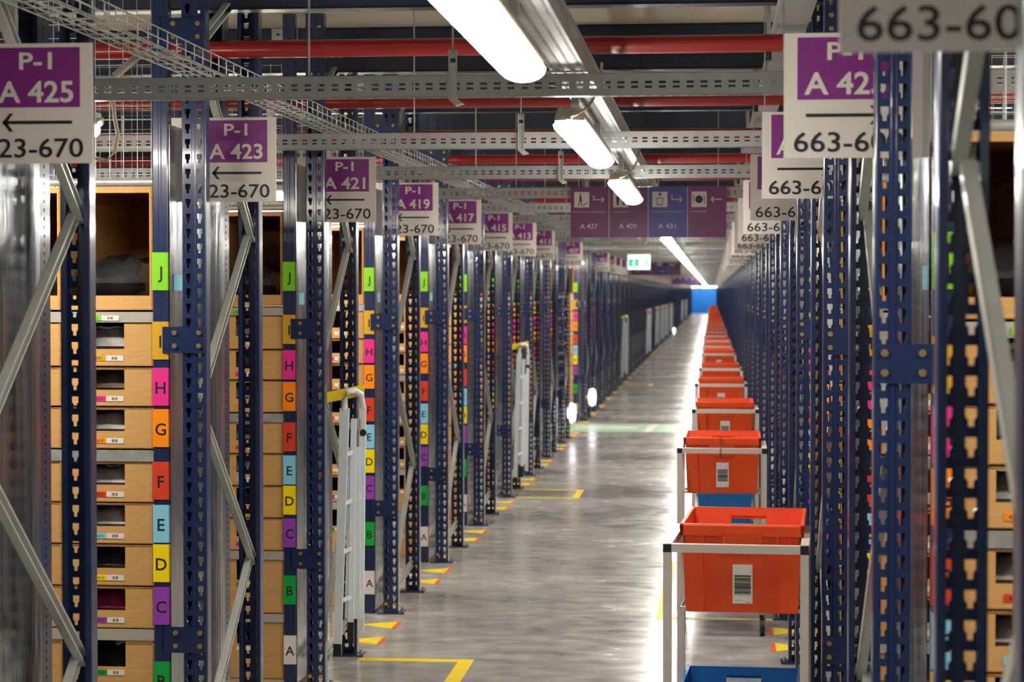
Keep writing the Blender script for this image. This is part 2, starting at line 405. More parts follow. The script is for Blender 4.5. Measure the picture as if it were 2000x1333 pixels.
tag(b.build('power_cable'), 'cream cable looping down beside the left A 425 sign', 'cable')
b = MB(); b.tube([(-1.78, 6.0, 2.385), (-1.70, 6.0, 2.452)], 0.012, LHOUS, 8); b.tube([(-1.70, 6.0, 2.452), (-1.56, 6.05, 2.44)], 0.008, GALV, 8)
tag(b.build('cable_conduit'), 'grey conduit elbow from the wire basket to the cream cable', 'conduit')

# ------------------------------------------------------------------ rack frames
def keyed_web(b, x0, x1, y0, y1, z0, z1, m, cols, wt, wn):
    """perforated web: keyhole slots every 50 mm, one column per centre in cols"""
    p = 0.05; n = int((z1 - z0) / p)
    edges = [x0] + [(cols[i] + cols[i + 1]) / 2 for i in range(len(cols) - 1)] + [x1]
    for i in range(n):
        z = z0 + i * p
        b.box(x0, x1, y0, y1, z - 0.0, z + 0.009, m)
        for j, c in enumerate(cols):
            a, e = edges[j], edges[j + 1]
            for sgn, lim in ((-1, a), (1, e)):
                b.box(lim, c + sgn * wn, y0, y1, z + 0.009, z + 0.020, m)
                P = [(lim, z + 0.020), (c + sgn * wn, z + 0.020), (c + sgn * wt, z + 0.025), (lim, z + 0.025)]
                b.prism(P, 1, y0, y1, m)
                b.box(lim, c + sgn * wt, y0, y1, z + 0.025, z + 0.041, m)
        b.box(x0, x1, y0, y1, z + 0.041, z + 0.05, m)
    b.box(x0, x1, y0, y1, z0 + n * p, z1, m)
def upright_mesh(sx):
    """rack upright, aisle-side face at x=0, extends away from the aisle (sx=-1 left, +1 right), web at y=0, flanges towards +y"""
    b = MB(); W = UW; z1 = TOP - 0.002
    k = MB(); keyed_web(k, 0.005, W - 0.005, 0, 0.0025, 0.01, z1, NAVY, [0.021, W - 0.021], 0.009, 0.0045)
    b.faces([(sx * v[0], v[1], v[2]) for v in k.v], k.f, NAVY)
    for c in (0.0, W):
        d = 1 if c == 0 else -1
        # rounded corner and flange
        pts = [(c + d * 0.006, 0.0), (c + d * 0.0025, 0.001), (c, 0.006), (c, UD - 0.004), (c + d * 0.003, UD), (c + d * 0.016, UD), (c + d * 0.016, UD - 0.0025), (c + d * 0.004, UD - 0.0025), (c + d * 0.0025, UD - 0.006), (c + d * 0.0025, 0.008), (c + d * 0.006, 0.0025)]
        b.prism([(sx * x, y) for x, y in pts], 2, 0.01, z1, NAVY)
    # centre rib
    b.prism([(sx * (W / 2 + x), y) for x, y in ((-0.007, 0), (-0.004, -0.004), (0.004, -0.004), (0.007, 0))], 2, 0.01, z1, NAVY)
    return b
def foot_mesh(sx):
    b = MB(); b.box(sx * -0.035, sx * (UW + 0.03), -0.02, UD + 0.03, 0, 0.008, NAVY)
    b.box(sx * 0.004, sx * (UW - 0.004), -0.008, -0.004, 0.008, 0.03, NAVY)
    b.tube([(sx * -0.018, 0.05, 0.008), (sx * -0.018, 0.05, 0.03)], 0.008, GALV, 6)
    for x in (0.017, UW - 0.017): b.tube([(sx * x, -0.012, 0.055), (sx * x, -0.001, 0.055)], 0.009, BOLT, 8)
    return b
def brace_mesh(ya, za, yb, zb, xo, wd=0.034, dp=0.024):
    """C-channel brace between two points in the frame plane"""
    b = MB(); a = Vector((0, ya, za)); e = Vector((0, yb, zb)); d = (e - a).normalized(); nrm = Vector((0, -d.z, d.y))
    a = a - d * 0.02; e = e + d * 0.02
    def bar(n0, n1, x0, x1):
        P = []
        for q in (a, e):
            P += [q + nrm * n0 + Vector((x0, 0, 0)), q + nrm * n1 + Vector((x0, 0, 0)), q + nrm * n1 + Vector((x1, 0, 0)), q + nrm * n0 + Vector((x1, 0, 0))]
        b.hexa(P, BRACE)
    h = wd / 2
    bar(-h, h, xo, xo + 0.002); bar(-h, -h + 0.002, xo, xo + dp); bar(h - 0.002, h, xo, xo + dp)
    bar(-h + 0.002, -h + 0.006, xo + dp - 0.002, xo + dp); bar(h - 0.006, h - 0.002, xo + dp - 0.002, xo + dp)
    return b
def plate_mesh(sx, z):
    b = MB(); b.box(sx * 0.004, sx * 0.147, -0.010, -0.005, z, z + 0.088, NAVY)
    b.box(sx * 0.02, sx * 0.034, -0.005, -0.0005, z + 0.01, z + 0.078, NAVY); b.box(sx * 0.135, sx * 0.145, -0.005, -0.0047, z + 0.01, z + 0.078, NAVY)
    for x in (0.022, 0.105):
        for zz in (0.024, 0.068):
            b.tube([(sx * x, -0.0175, z + zz), (sx * x, -0.013, z + zz), (sx * x, -0.010, z + zz)], 0.0085, BOLT, 10)
    return b
PLATES = (0.527, 1.535, 2.566)
NODES = [('n', 0.10), ('n', 0.13), ('f', 0.737), ('n', 1.344), ('f', 1.951), ('n', 2.557), ('f', 2.93)]
FR = {}
for sx, X in ((-1, XL), (1, XR)):
    u = upright_mesh(sx); un = u.build('upright').data
    # the far upright is the same section turned round: web at the far face
    u2 = MB(); u2.faces([(v[0], FD - v[1], v[2]) for v in u.v], [tuple(reversed(f)) for f in u.f], NAVY); uf = u2.build('upright').data
    fo = foot_mesh(sx).build('base_plate').data
    ff = foot_mesh(sx); f2 = MB(); k0 = 0
    for f, mi in zip(ff.f, ff.m): pass
    for mi, mm in enumerate(ff.mats):
        f2.faces([(v[0], FD - v[1], v[2]) for v in ff.v], [tuple(reversed(f)) for f, q in zip(ff.f, ff.m) if q == mi], mm)
    fo2 = f2.build('base_plate').data
    br = []
    yn, yf = 0.045, FD - 0.045
    seq = [(yn, 0.13, yf, 0.737), (yf, 0.737, yn, 1.344), (yn, 1.344, yf, 1.951), (yf, 1.951, yn, 2.557), (yn, 2.557, yf, 2.90)]
    for i, (a, za, e, ze) in enumerate(seq):
        xo = sx * 0.022 if i % 2 else sx * 0.022 + (0.012 if sx > 0 else -0.012) - (0.024 if sx < 0 else 0)
        if sx < 0 and i % 2: xo = -0.046
        br.append(brace_mesh(a, za, e, ze, xo).build('brace').data)
    br.append(brace_mesh(yn, 0.09, yf, 0.16, sx * 0.04 - (0.024 if sx < 0 else 0)).build('brace').data)
    pl = [plate_mesh(sx, z).build('connector_plate').data for z in PLATES]
    FR[sx] = dict(un=un, uf=uf, fo=fo, fo2=fo2, br=br, pl=pl)
for o in list(COL.objects):       # drop the loose prototypes made above
    if o.parent is None and o.name.split('.')[0] in ('upright', 'base_plate', 'brace', 'connector_plate'): bpy.data.objects.remove(o)
MISSING = {(-1, 10)}
def frame(sx, n, label, group):
    d = FR[sx]; t = thing('rack_frame', label, 'rack', (XL if sx < 0 else XR, ry(n), 0), 0, group)
    near = n <= 24
    a = put('upright', d['un'], t, (0, -0.09 if (sx > 0 and n == -1) else 0, 0)); c = put('upright', d['uf'], t)
    if near: put('base_plate', d['fo'], a); put('base_plate', d['fo2'], c)
    for i, m in enumerate(d['br']):
        if near or i in (1, 2, 3): put('brace', m, t)
    if n <= 30:
        for i, m in enumerate(d['pl']):
            if n < 16 or i == 1: put('connector_plate', m, t)
    return t
SIDE = {-1: 'left', 1: 'right'}
def where(sx, n):
    """what singles out a row"""
    if sx < 0:
        if n <= 7: return 'at the left %s sign' % aisle(n)
        if n == 8: return 'just before the left A 407 sign'
        if n == 9: return 'at the left A 407 sign'
        if n == 11: return 'just past the green walkway'
        return None
    if n == -1: return 'under the blurred 663-60 sign'
    if n <= 3: return 'at the right-hand %s sign' % aisle(n)
    return None
for sx in (-1, 1):
    for n in range(0 if sx < 0 else -1, NROW):
        if (sx, n) in MISSING: continue
        wh = where(sx, n)
        lab = ('navy perforated rack frame with zinc braces ' + wh) if wh else 'distant navy rack frame in the long %s row of frames' % SIDE[sx]
        frame(sx, n, lab, 'rack frames along the %s side' % SIDE[sx])

# ------------------------------------------------------------------ shelving units
LEV = [('J', 1.679, 2.093), ('I', 1.490, 1.633), ('H', 1.355, 1.484), ('G', 1.212, 1.349), ('F', 1.031, 1.166), ('E', 0.890, 1.026), ('D', 0.748, 0.885), ('C', 0.604, 0.743), ('B', 0.327, 0.559), ('A', 0.037, 0.283)]
STK = {'J': 1.745, 'I': 1.513, 'H': 1.358, 'G': 1.219, 'F': 1.042, 'E': 0.897, 'D': 0.764, 'C': 0.620, 'B': 0.369, 'A': 0.105}
SHELVES = [(2.096, 2.121), (1.637, 1.672), (1.168, 1.206), (0.562, 0.600), (0.286, 0.323), (0.0, 0.034)]
PW, PG = 0.054, 0.129            # post width, distance of the post from the aisle face
def dotted_side(b, y0, y1, z0, z1, x, th, m):
    p = 0.0237; n = int((z1 - z0) / p); c = (y0 + y1) / 2; r = 0.0045
    b.box(x, x + th, y0, c - r, z0, z1, m); b.box(x, x + th, c + r, y1, z0, z1, m)
    for i in range(n):
        z = z0 + i * p
        b.box(x, x + th, c - r, c + r, z, z + p - 2 * r, m)
    b.box(x, x + th, c - r, c + r, z0 + n * p, z1, m)
def post_mesh(sx, far=False):
    b = MB(); z1 = TOP - 0.002; k = MB()
    dp = 0.10 if far else 0.05; dotted_side(k, 0.004, dp, 0, z1, 0, 0.002, NAVY)
    k.prism([(0, 0.004), (0.004, 0), (PW - 0.004, 0), (PW, 0.004), (PW, dp), (PW - 0.002, dp), (PW - 0.002, 0.005), (PW - 0.005, 0.002), (0.005, 0.002), (0.002, 0.005)], 2, 0, z1, NAVY)
    k.prism([(PW / 2 - 0.006, 0.0), (PW / 2 - 0.003, -0.0025), (PW / 2 + 0.003, -0.0025), (PW / 2 + 0.006, 0)], 2, 0, z1, NAVY)
    for v in range(len(k.v)):
        x, y, z = k.v[v]; k.v[v] = (sx * (PG + x), (FD - y) if far else y + 0.0, z)
    b.faces(k.v, k.f, NAVY); return b
def sticker_mesh(sx, L):
    b = MB(); z = STK[L]; h = 0.127; x0, x1 = sx * (PG - 0.0015), sx * (PG + PW + 0.0005)
    b.box(x0, x1, -0.0042, -0.003, z, z + h, LM[L]); b.box(sx * (PG - 0.0015), sx * (PG - 0.0003), -0.0042, 0.012, z, z + h, LM[L])
    b.text(L, (x0 + x1) / 2, z + 0.040, 0.040, -0.0046, BLACK, bold=0.012)
    return b
def panel_mesh(sx):
    b = MB(); x = sx * (PG - 0.0028); y0 = 0.006 if sx < 0 else 0.06
    b.box(x, x - sx * 0.0012, y0, FD - 0.102, 0.02, 2.30, SHEET)
    b.box(x, x - sx * 0.002, y0, y0 + 0.004, 0.02, 2.30, SHEET)
    return b
SL = 1.02
def shelf_mesh(sx, z0, z1, m):
    b = MB(); x0, x1 = sx * (PG + PW), sx * (PG + PW + SL)
    b.box(x0, x1, 0.012, 0.016, z0, z1, m); b.box(x0, x1, 0.016, FD - 0.016, z1 - 0.004, z1, GALV); b.box(x0, x1, FD - 0.016, FD - 0.012, z0, z1, m)
    b.box(x0, x1, 0.016, 0.03, z0, z0 + 0.003, m)
    return b
def top_tube(sx):
    b = MB(); x0, x1 = sx * (PG + PW), sx * (PG + PW + SL); r = 0.0125; z = 2.109
    b.tube([(x0, 0.022, z), (x1, 0.022, z)], r, GALV, 12)
    return b
SH = {}
for sx in (-1, 1):
    d = dict(pn=post_mesh(sx).build('zz').data, pf=post_mesh(sx, True).build('zz').data, pa=panel_mesh(sx).build('zz').data,
             st={L: sticker_mesh(sx, L).build('zz').data for L in STK}, sh=[shelf_mesh(sx, a, e, GALV if i == 2 else BEAMC).build('zz').data for i, (a, e) in enumerate(SHELVES) if i > 0], tt=top_tube(sx).build('zz').data)
    b = MB()                      # outer post of the bay
    src = post_mesh(sx); b.faces([(v[0] + sx * (SL + PW), v[1], v[2]) for v in src.v], src.f, NAVY); d['po'] = b.build('zz').data
    b = MB(); b.box(sx * (PG - 0.006), sx * (PG - 0.0045), 0.05, 0.17, 1.744, 1.798, TEAL)
    # small tag on the galvanised end panel
    d['tg'] = b.build('zz').data
    SH[sx] = d
for o in list(COL.objects):
    if o.name.split('.')[0] == 'zz': bpy.data.objects.remove(o)
for sx in (-1, 1):
    for n in range(0 if sx < 0 else -1, NROW):
        if (sx, n) in MISSING: continue
        d = SH[sx]; wh = where(sx, n)
        lab = ('shelving unit with coloured level letters ' + wh) if wh else 'distant shelving unit behind the %s row of rack frames' % SIDE[sx]
        t = thing('shelving_unit', lab, 'shelving', (XL if sx < 0 else XR, ry(n), 0), 0, 'shelving units on the %s side' % SIDE[sx])
        p = put('post', d['pn'], t); put('side_panel', d['pa'], t)
        full = n <= 13
        if n <= 26:
            put('post', d['pf'], t)
            if full:
                for L in STK: put('level_letter', d['st'][L], p)
        if full:
            put('post', d['po'], t)
            for m in d['sh']: put('shelf', m, t)
            put('top_rail', d['tt'], t); put('top_rail', d['tt'], t, (0, FD - 0.044, 0))
        if n <= 4:
            o = put('panel_tag', d['tg'], t, (0, 0, 0 if n < 2 else -0.06)); o['label'] = 'light blue tag on the end panel'

# wire mesh guards above the shelving
def guard_mesh(sx):
    b = MB(); x0, x1 = (PG + PW + 0.01), (PG + PW + SL - 0.03); r = 0.0013
    n = int((x1 - x0) / 0.048)
    for i in range(n + 1): b.tube([(sx * (x0 + i * 0.048), 0.03, 2.123), (sx * (x0 + i * 0.048), 0.03, 2.74)], r, GALV, 5, False)
    for i in range(14): b.tube([(sx * x0, 0.033, 2.135 + i * 0.046), (sx * x1, 0.033, 2.135 + i * 0.046)], r, GALV, 5, False)
    return b
GD = {}
for sx in (-1, 1):
    for n in range(0 if sx < 0 else -1, 7):
        if sx not in GD: o = guard_mesh(sx).build('wire_mesh_guard'); GD[sx] = o.data
        else: o = put('wire_mesh_guard', GD[sx])
        o.location = (XL if sx < 0 else XR, ry(n), 0)
        tag(o, 'zinc wire mesh above top shelf, ' + (where(sx, n) or '%s past the right A 419 sign' % ['', '', '', '', 'one rack', 'two racks', 'three racks'][n]), 'wire mesh', 'wire mesh guards above the shelves')

# ------------------------------------------------------------------ cardboard bins with their contents
BW = 0.312; BD = 0.42
def bin_mesh(sx, L, z0, z1):
    """returns (body, label) builders; x=0 is the bin edge nearest the main aisle, grows away from it"""
    b = MB(); h = z1 - z0; t = 0.005
    X = lambda a: sx * a
    y0, y1 = 0.018, 0.018 + (BD if L != 'J' else 0.80)
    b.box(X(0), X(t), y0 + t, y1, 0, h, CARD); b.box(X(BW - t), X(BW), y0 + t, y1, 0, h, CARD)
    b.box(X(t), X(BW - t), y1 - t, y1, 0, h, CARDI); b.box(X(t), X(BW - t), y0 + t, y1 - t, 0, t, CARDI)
    if L == 'J':
        wa, wb, za, zb = 0.012, BW - 0.012, 0.048, h - 0.02
    elif L in 'AB':
        wa, wb, za, zb = 0.100, BW - 0.100, h * 0.62, h
    elif L == 'I':
        wa, wb, za, zb = 0.100, BW - 0.100, h * 0.40, h
    else:
        wa, wb, za, zb = 0.100 if sx < 0 else 0.085, BW - 0.100, h * 0.42, h * 0.95
    b.box(X(0), X(wa), y0, y0 + t, 0, h, CARD); b.box(X(wb), X(BW), y0, y0 + t, 0, h, CARD)
    b.box(X(wa), X(wb), y0, y0 + t, 0, za, CARD)
    if zb < h: b.box(X(wa), X(wb), y0, y0 + t, zb, h, CARD)
    # doubled cut edges of the board around the front
    b.box(X(0), X(0.006), y0 - 0.004, y0, 0, h, CARDE); b.box(X(0), X(BW), y0 - 0.002, y0, 0, 0.003, CARDE)
    if L not in 'JABI': b.box(X(0), X(BW), y0 - 0.002, y0 + 0.05, h - 0.003, h, CARDE)
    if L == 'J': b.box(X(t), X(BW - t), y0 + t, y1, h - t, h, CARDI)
    lb = MB()
    if L == 'J':
        zl = -0.036; hh = 0.017; yy = 0.0095; xa, xb = 0.115, 0.19
    else:
        zl = (0.11 if L not in 'AB' else h * 0.5 - 0.0) if L not in 'AB' else h * 0.50; hh = 0.018; yy = y0 - 0.0012; xa, xb = 0.103, 0.200
        zl = h * 0.12 if L not in 'AB' else h * 0.50
    if sx < 0: wx0, wx1, cx0, cx1 = -xa, -xa - 0.060, -xa - 0.060, -xa - 0.110
    else: wx0, wx1, cx0, cx1 = xa + 0.05, xa + 0.11, xa, xa + 0.05
    lb.box(wx0, wx1, yy - 0.0008, yy + 0.001, zl, zl + hh, WHITE); lb.box(cx0, cx1, yy - 0.0008, yy + 0.001, zl, zl + hh, LM[L])
    m = (wx0 + wx1) / 2
    for q in range(9):
        if q != 4: lb.box(m - 0.010 + q * 0.0022, m - 0.0088 + q * 0.0022, yy - 0.0012, yy - 0.0008, zl + 0.004, zl + hh - 0.004, BLACK)
    lb.text('423 ' + L if L != 'I' else '423 I', (cx0 + cx1) / 2, zl + 0.005, 0.0085, yy - 0.0011, BLACK, bold=0.01)
    return b, lb
def bag_mesh(w, d, h, seed, m):
    """crumpled plastic bag: a lumpy rounded slab"""
    rnd = random.Random(seed); b = MB(); nx, ny = 12, 8; V = []; F = []
    ph = [rnd.uniform(0, 6.28) for _ in range(6)]
    for layer in (0, 1):
        for j in range(ny + 1):
            for i in range(nx + 1):
                u, v = i / nx * 2 - 1, j / ny * 2 - 1
                e = max(0, (1 - abs(u) ** 4)) ** 0.5 * max(0, (1 - abs(v) ** 4)) ** 0.5
                bump = 0.16 * math.sin(5 * u + ph[0]) * math.cos(4 * v + ph[1]) + 0.10 * math.sin(11 * u + 6 * v + ph[2]) + rnd.uniform(-0.05, 0.05)
                V.append((u * w / 2, v * d / 2, (h * 0.5 + h * 0.5 * e * (1 + bump)) if layer else h * 0.5 - h * 0.5 * e))
    S = (nx + 1) * (ny + 1)
    for j in range(ny):
        for i in range(nx):
            a = j * (nx + 1) + i
            F.append((a, a + nx + 1, a + nx + 2, a + 1)); F.append((S + a, S + a + 1, S + a + nx + 2, S + a + nx + 1))
    b.faces(V, F, m, True); return b
BN = {}; BAG = {}
COLN = {0: 'end column', 1: 'second column'}
def add_bin(sx, n, L, z0, z1, colm, side_word, wh, bag):
    key = (sx, L)
    x = (XL if sx < 0 else XR) + sx * (PG + PW + 0.003 + colm * 0.318)
    loc = (x, ry(n), z0 + 0.0)
    lab = 'cardboard bin with %s label, %s %s' % (LEVNAME[L], COLN[colm], wh)
    if L == 'J': lab = 'tall cardboard box on top, %s %s' % (COLN[colm], wh)
    grp = 'cardboard bins in the %s shelving' % side_word
    if key not in BN:
        a, l = bin_mesh(sx, L, z0, z1); o = a.build('cardboard_bin'); q = l.build('bin_label', o); BN[key] = (o.data, q.data)
    else:
        o = put('cardboard_bin', BN[key][0])
        put('bin_label', BN[key][1], o)
    o.location = loc; tag(o, lab, 'box', grp)
    if bag:
        h = z1 - z0; k = (L, colm) if n == 1 and sx < 0 else (L, 9)
        if k not in BAG:
            mm = {'J': BAGD, 'I': BAGG, 'H': BAGB, 'G': BAGG, 'F': BAGG, 'E': BAGG, 'D': BAGD, 'C': BAGP, 'B': BAGD, 'A': BAGD}[L]
            hh = h * 0.84 if L != 'J' else 0.17
            bo = bag_mesh(0.285, 0.38, hh, hash(k[1]) + ord(L), mm).build('plastic_bag'); BAG[k] = bo.data
        else: bo = put('plastic_bag', BAG[k])
        bo.location = (x + sx * BW / 2, ry(n) + 0.018 + 0.215, z0 + 0.006)
        nm = {'C': 'plum', 'H': 'brown', 'J': 'black', 'D': 'black', 'B': 'black', 'A': 'black'}.get(L, 'grey')
        tag(bo, '%s plastic bag in the %s bin, %s %s' % (nm, 'tall top-shelf' if L == 'J' else LEVNAME[L] + '-label', COLN[colm], wh), 'bag', 'plastic bags in the %s bins' % side_word)
for n in list(range(1, 10)) + [11, 12]:
    for L, z0, z1 in LEV:
        for colm in ((0, 1) if n <= 3 else (0,)):
            wh = where(-1, n) or 'two racks past the green walkway'
            add_bin(-1, n, L, z0, z1, colm, 'left', wh, n <= 2)
for n in range(0, 6):
    for L, z0, z1 in LEV:
        for colm in ((0, 1) if n <= 0 else (0,)):
            wh = where(1, n) or '%s past the right A 419 sign' % ('one rack' if n == 4 else 'two racks')
            add_bin(1, n, L, z0, z1, colm, 'right', wh, n <= 0)

# ------------------------------------------------------------------ aisle number signs
def sign_mesh(sx, num):
    """x=0 at the edge nearest the aisle centre, board grows away from it"""
    W, Hh = 0.376, 0.291; b = MB(); X = lambda a: sx * a
    b.box(X(0), X(W), 0, 0.004, 0, Hh, SIGN)
    p = MB(); p.box(X(0.031), X(0.265), -0.0012, 0, 0.136, 0.281, PURPLE)
    t = MB(); cx = X(0.141)
    t.text('P-1', cx, 0.229, 0.040, -0.0016, SIGN, bold=0.02, width=0.082)
    t.text('A %d' % num, cx, 0.149, 0.051, -0.0016, SIGN, bold=0.02, width=0.188)
    a = MB(); ax0, ax1 = (-0.224, -0.051) if sx < 0 else (0.051, 0.224)
    a.box(ax0, ax1, -0.0012, 0, 0.0955, 0.1035, BLACK)
    tip = ax0 if sx < 0 else ax1; dd = 1 if sx < 0 else -1
    for s2 in (1, -1):
        a.prism([(tip, 0.0995), (tip + dd * 0.010, 0.0995), (tip + dd * 0.026, 0.0995 + s2 * 0.022), (tip + dd * 0.017, 0.0995 + s2 * 0.022)], 1, -0.0012, 0, BLACK)
    a.text('623-670' if sx < 0 else '663-609', X(0.148), 0.015, 0.046, -0.0014, BLACK, bold=0.008, width=0.250)
    return b, p, t, a
for sx in (-1, 1):
    for n in range(0 if sx < 0 else -1, 46):
        if sx < 0 and n in (8, 10, 11): continue
        x = -1.494 if sx < 0 else 0.166
        num = 425 - 2 * n
        seen = (sx < 0 and n <= 9) or (sx > 0 and n <= 3)
        lab = 'white and purple sign reading A %d on the %s side' % (num, SIDE[sx]) if seen else 'distant aisle number sign in the long %s row of signs' % SIDE[sx]
        if sx > 0 and n == -1: lab = 'large blurred sign reading 663-60, cut off by the top edge'
        t = thing('aisle_sign', lab, 'sign', (x, ry(n) + 0.211 + (0.02 if sx < 0 else 0), 2.052 + random.uniform(-0.002, 0.002)), 0, 'aisle number signs on the %s side' % SIDE[sx])
        if n < 14:
            b, p, tt, a = sign_mesh(sx, num); bd = b.build('board', t); q = p.build('purple_field', t); tt.build('lettering', q); a.build('arrow_and_numbers', t)
            if n == 1: keepb, keepp = bd.data, q.data
        else: put('board', keepb if sx < 0 else kb2, t); put('purple_field', keepp if sx < 0 else kp2, t)
        if sx > 0 and n == 1: kb2, kp2 = bd.data, q.data

# ------------------------------------------------------------------ hanging direction signs
def arrow(b, x, z, s, kind, y, m):
    if kind == 'left':
        b.box(x - s, x + s, y, y + 0.001, z - s * 0.1, z + s * 0.1, m); tip = x - s; dd = 1
    else:
        b.box(x - s, x + s, y, y + 0.001, z - s * 0.1, z + s * 0.1, m); b.box(x - s, x - s * 0.8, y, y + 0.001, z - s * 0.1, z + s * 0.75, m); tip = x + s; dd = -1
    for q in (1, -1): b.prism([(tip, z), (tip + dd * s * 0.28, z), (tip + dd * s * 0.62, z + q * s * 0.5), (tip + dd * s * 0.36, z + q * s * 0.5)], 1, y, y + 0.001, m)
def direction_sign(Y, label, first):
    W, Hh = 0.917, 0.296; t = thing('direction_sign', label, 'sign', (-0.832 if first else -1.49, Y, 2.062), 0, 'hanging direction signs')
    PWD = W / 4; names = ['KLATKA SCHODOWA', 'TOALETA', 'DYSTRYBUTOR WODY', 'KANTYNA']; nums = ['A 437', 'A 409', 'A 431', '']
    for i in range(4):
        x0 = i * PWD; b = MB(); b.box(x0 + 0.002, x0 + PWD - 0.002, 0, 0.004, 0, Hh, BLUEP if i == 2 else PLUM)
        pb = b.build('sign_panel', t); pb['label'] = ['plum panel with a stairs symbol', 'plum panel reading A 409', 'blue panel reading A 431', 'plum panel with plate and cutlery'][i] if first else ['plum panel', 'plum panel', 'blue panel', 'plum panel'][i]
        g = MB(); y = -0.001; px0, px1, pz0, pz1 = x0 + 0.024, x0 + 0.112, 0.177, 0.267
        g.box(px0, px1, y, 0, pz0, pz1, SIGN); cx, cz = (px0 + px1) / 2, (pz0 + pz1) / 2; y2 = y - 0.0006
        def disc(x, z, r, m, n=14): g.prism([(x + r * math.cos(6.2832 * k / n), z + r * math.sin(6.2832 * k / n)) for k in range(n)], 1, y2, y, m)
        def poly(P): g.prism([(cx + a, cz + c) for a, c in P], 1, y2, y, BLACK)
        if i == 0:
            disc(cx - 0.008, cz + 0.030, 0.006, BLACK); poly([(-0.014, 0.022), (-0.002, 0.022), (0.0, -0.008), (-0.014, -0.008)])
            poly([(-0.014, -0.008), (-0.008, -0.008), (-0.018, -0.036), (-0.024, -0.034)]); poly([(-0.006, -0.008), (0.0, -0.008), (0.002, -0.036), (-0.004, -0.036)])
            poly([(0.004, -0.034), (0.034, -0.012), (0.034, -0.017), (0.010, -0.036)])
        elif i == 1:
            for q in (-0.018, 0.018):
                disc(cx + q, cz + 0.028, 0.006, BLACK); poly([(q - 0.009, 0.020), (q + 0.009, 0.020), (q + 0.005, -0.034), (q - 0.005, -0.034)])
        elif i == 2:
            disc(cx, cz + 0.030, 0.008, BLACK); poly([(-0.008, 0.030), (0.008, 0.030), (0, 0.042)])
            poly([(-0.022, 0.010), (-0.018, 0.010), (-0.012, -0.034), (-0.016, -0.034)]); poly([(0.022, 0.010), (0.018, 0.010), (0.012, -0.034), (0.016, -0.034)])
            poly([(-0.016, -0.030), (0.016, -0.030), (0.016, -0.034), (-0.016, -0.034)]); poly([(-0.022, 0.010), (0.022, 0.010), (0.022, 0.006), (-0.022, 0.006)])
        else:
            disc(cx, cz, 0.023, BLACK, 20); poly([(-0.034, 0.028), (-0.029, 0.028), (-0.030, -0.030), (-0.033, -0.030)]); poly([(0.029, 0.028), (0.034, 0.020), (0.033, -0.030), (0.030, -0.030)])
        arrow(g, x0 + 0.168, 0.222, 0.033, 'left' if i == 3 else 'right', y, GREYP)
        g.text(names[i], x0 + 0.02, 0.146, 0.009, y, GREYP, 'L', width=min(0.19, 0.013 * len(names[i])))
        if nums[i]: g.text(nums[i], x0 + PWD / 2 - 0.005, 0.052, 0.029, y, GREYP, bold=0.012, width=0.104)
        g.build('panel_print', pb)
    for i in range(1, 4):
        b = MB(); b.box(i * PWD - 0.002, i * PWD + 0.002, -0.002, 0.005, 0, Hh, GREYP); b.build('divider', t)
    b = MB()
    for x in (0.05, W - 0.05): b.tube([(x, 0.002, Hh), (x, 0.002, TOP - 2.062)], 0.0022, GALV, 5)
    b.build('hanger', t)
GREYP = mat('sign_print_grey', (206, 190, 206), 0.5, 0, 0.02, 10)
direction_sign(12.06, 'wide purple and blue direction sign reading A 437, A 409 and A 431', True)
direction_sign(38.0, 'distant purple and blue direction sign behind the green exit sign', False)
direction_sign(78.0, 'farthest purple direction sign, a smudge beside the line of lamps', False)
# green exit sign
t = thing('exit_sign', 'lit green and white exit sign hanging on two red wires', 'exit sign', (-0.957, 27.0, 2.04))
b = MB(); b.box(-0.147, 0.147, 0, 0.05, 0, 0.2, EXITW); b.build('light_box', t)
b = MB(); y = -0.002
b.box(-0.13, -0.005, y, 0, 0.045, 0.135, EXITG); b.box(0.095, 0.115, y, 0, 0.045, 0.145, EXITG)
b.build('green_symbol', t)
b = MB(); y = -0.004; P = lambda pts: b.prism(pts, 1, y, -0.002, EXITW)
P([(-0.063 + 0.011 * math.cos(k * 0.785), 0.121 + 0.011 * math.sin(k * 0.785)) for k in range(8)])
P([(-0.08, 0.105), (-0.055, 0.108), (-0.058, 0.078), (-0.075, 0.075)]); P([(-0.075, 0.078), (-0.062, 0.075), (-0.085, 0.05), (-0.095, 0.055)]); P([(-0.066, 0.078), (-0.054, 0.08), (-0.04, 0.06), (-0.05, 0.055)])
P([(-0.08, 0.105), (-0.076, 0.098), (-0.10, 0.085), (-0.104, 0.092)]); P([(-0.057, 0.106), (-0.054, 0.098), (-0.032, 0.094), (-0.03, 0.10)])
b.build('running_figure', t)
b = MB()
for x in (-0.12, 0.12): b.tube([(x, 0.025, 0.2), (x, 0.025, TOP - 2.04)], 0.004, RED, 5)
b.build('red_wire', t)
# low bright white spots at the cross passage, unidentified, built as small lamps
for x, y, z, lab in ((-1.61, 27.70, 0.21, 'small glowing white spot low on the rack past the green walkway'), (-1.665, 24.415, 0.19, 'small glowing white spot low on the rack before the green walkway'), (-1.62, 88.50, 0.0, 'tiny glowing white spot low on the far left racks')):
    t = thing('low_glow', lab, 'lamp', (x, y, z)); b = MB()
    b.prism([(0.052 * math.cos(k * 0.5236) * 1.0, 0.11 + 0.12 * math.sin(k * 0.5236)) for k in range(12)], 1, -0.03, 0.0, GLOW); b.build('lens', t)
    b = MB(); b.box(-0.05, 0.05, 0.0, 0.02, 0.0, 0.22, LHOUS); b.build('housing', t)
    b = MB(); b.box(-0.09, 0.0, 0.003, 0.015, 0.09, 0.13, GALV); b.build('bracket', t)

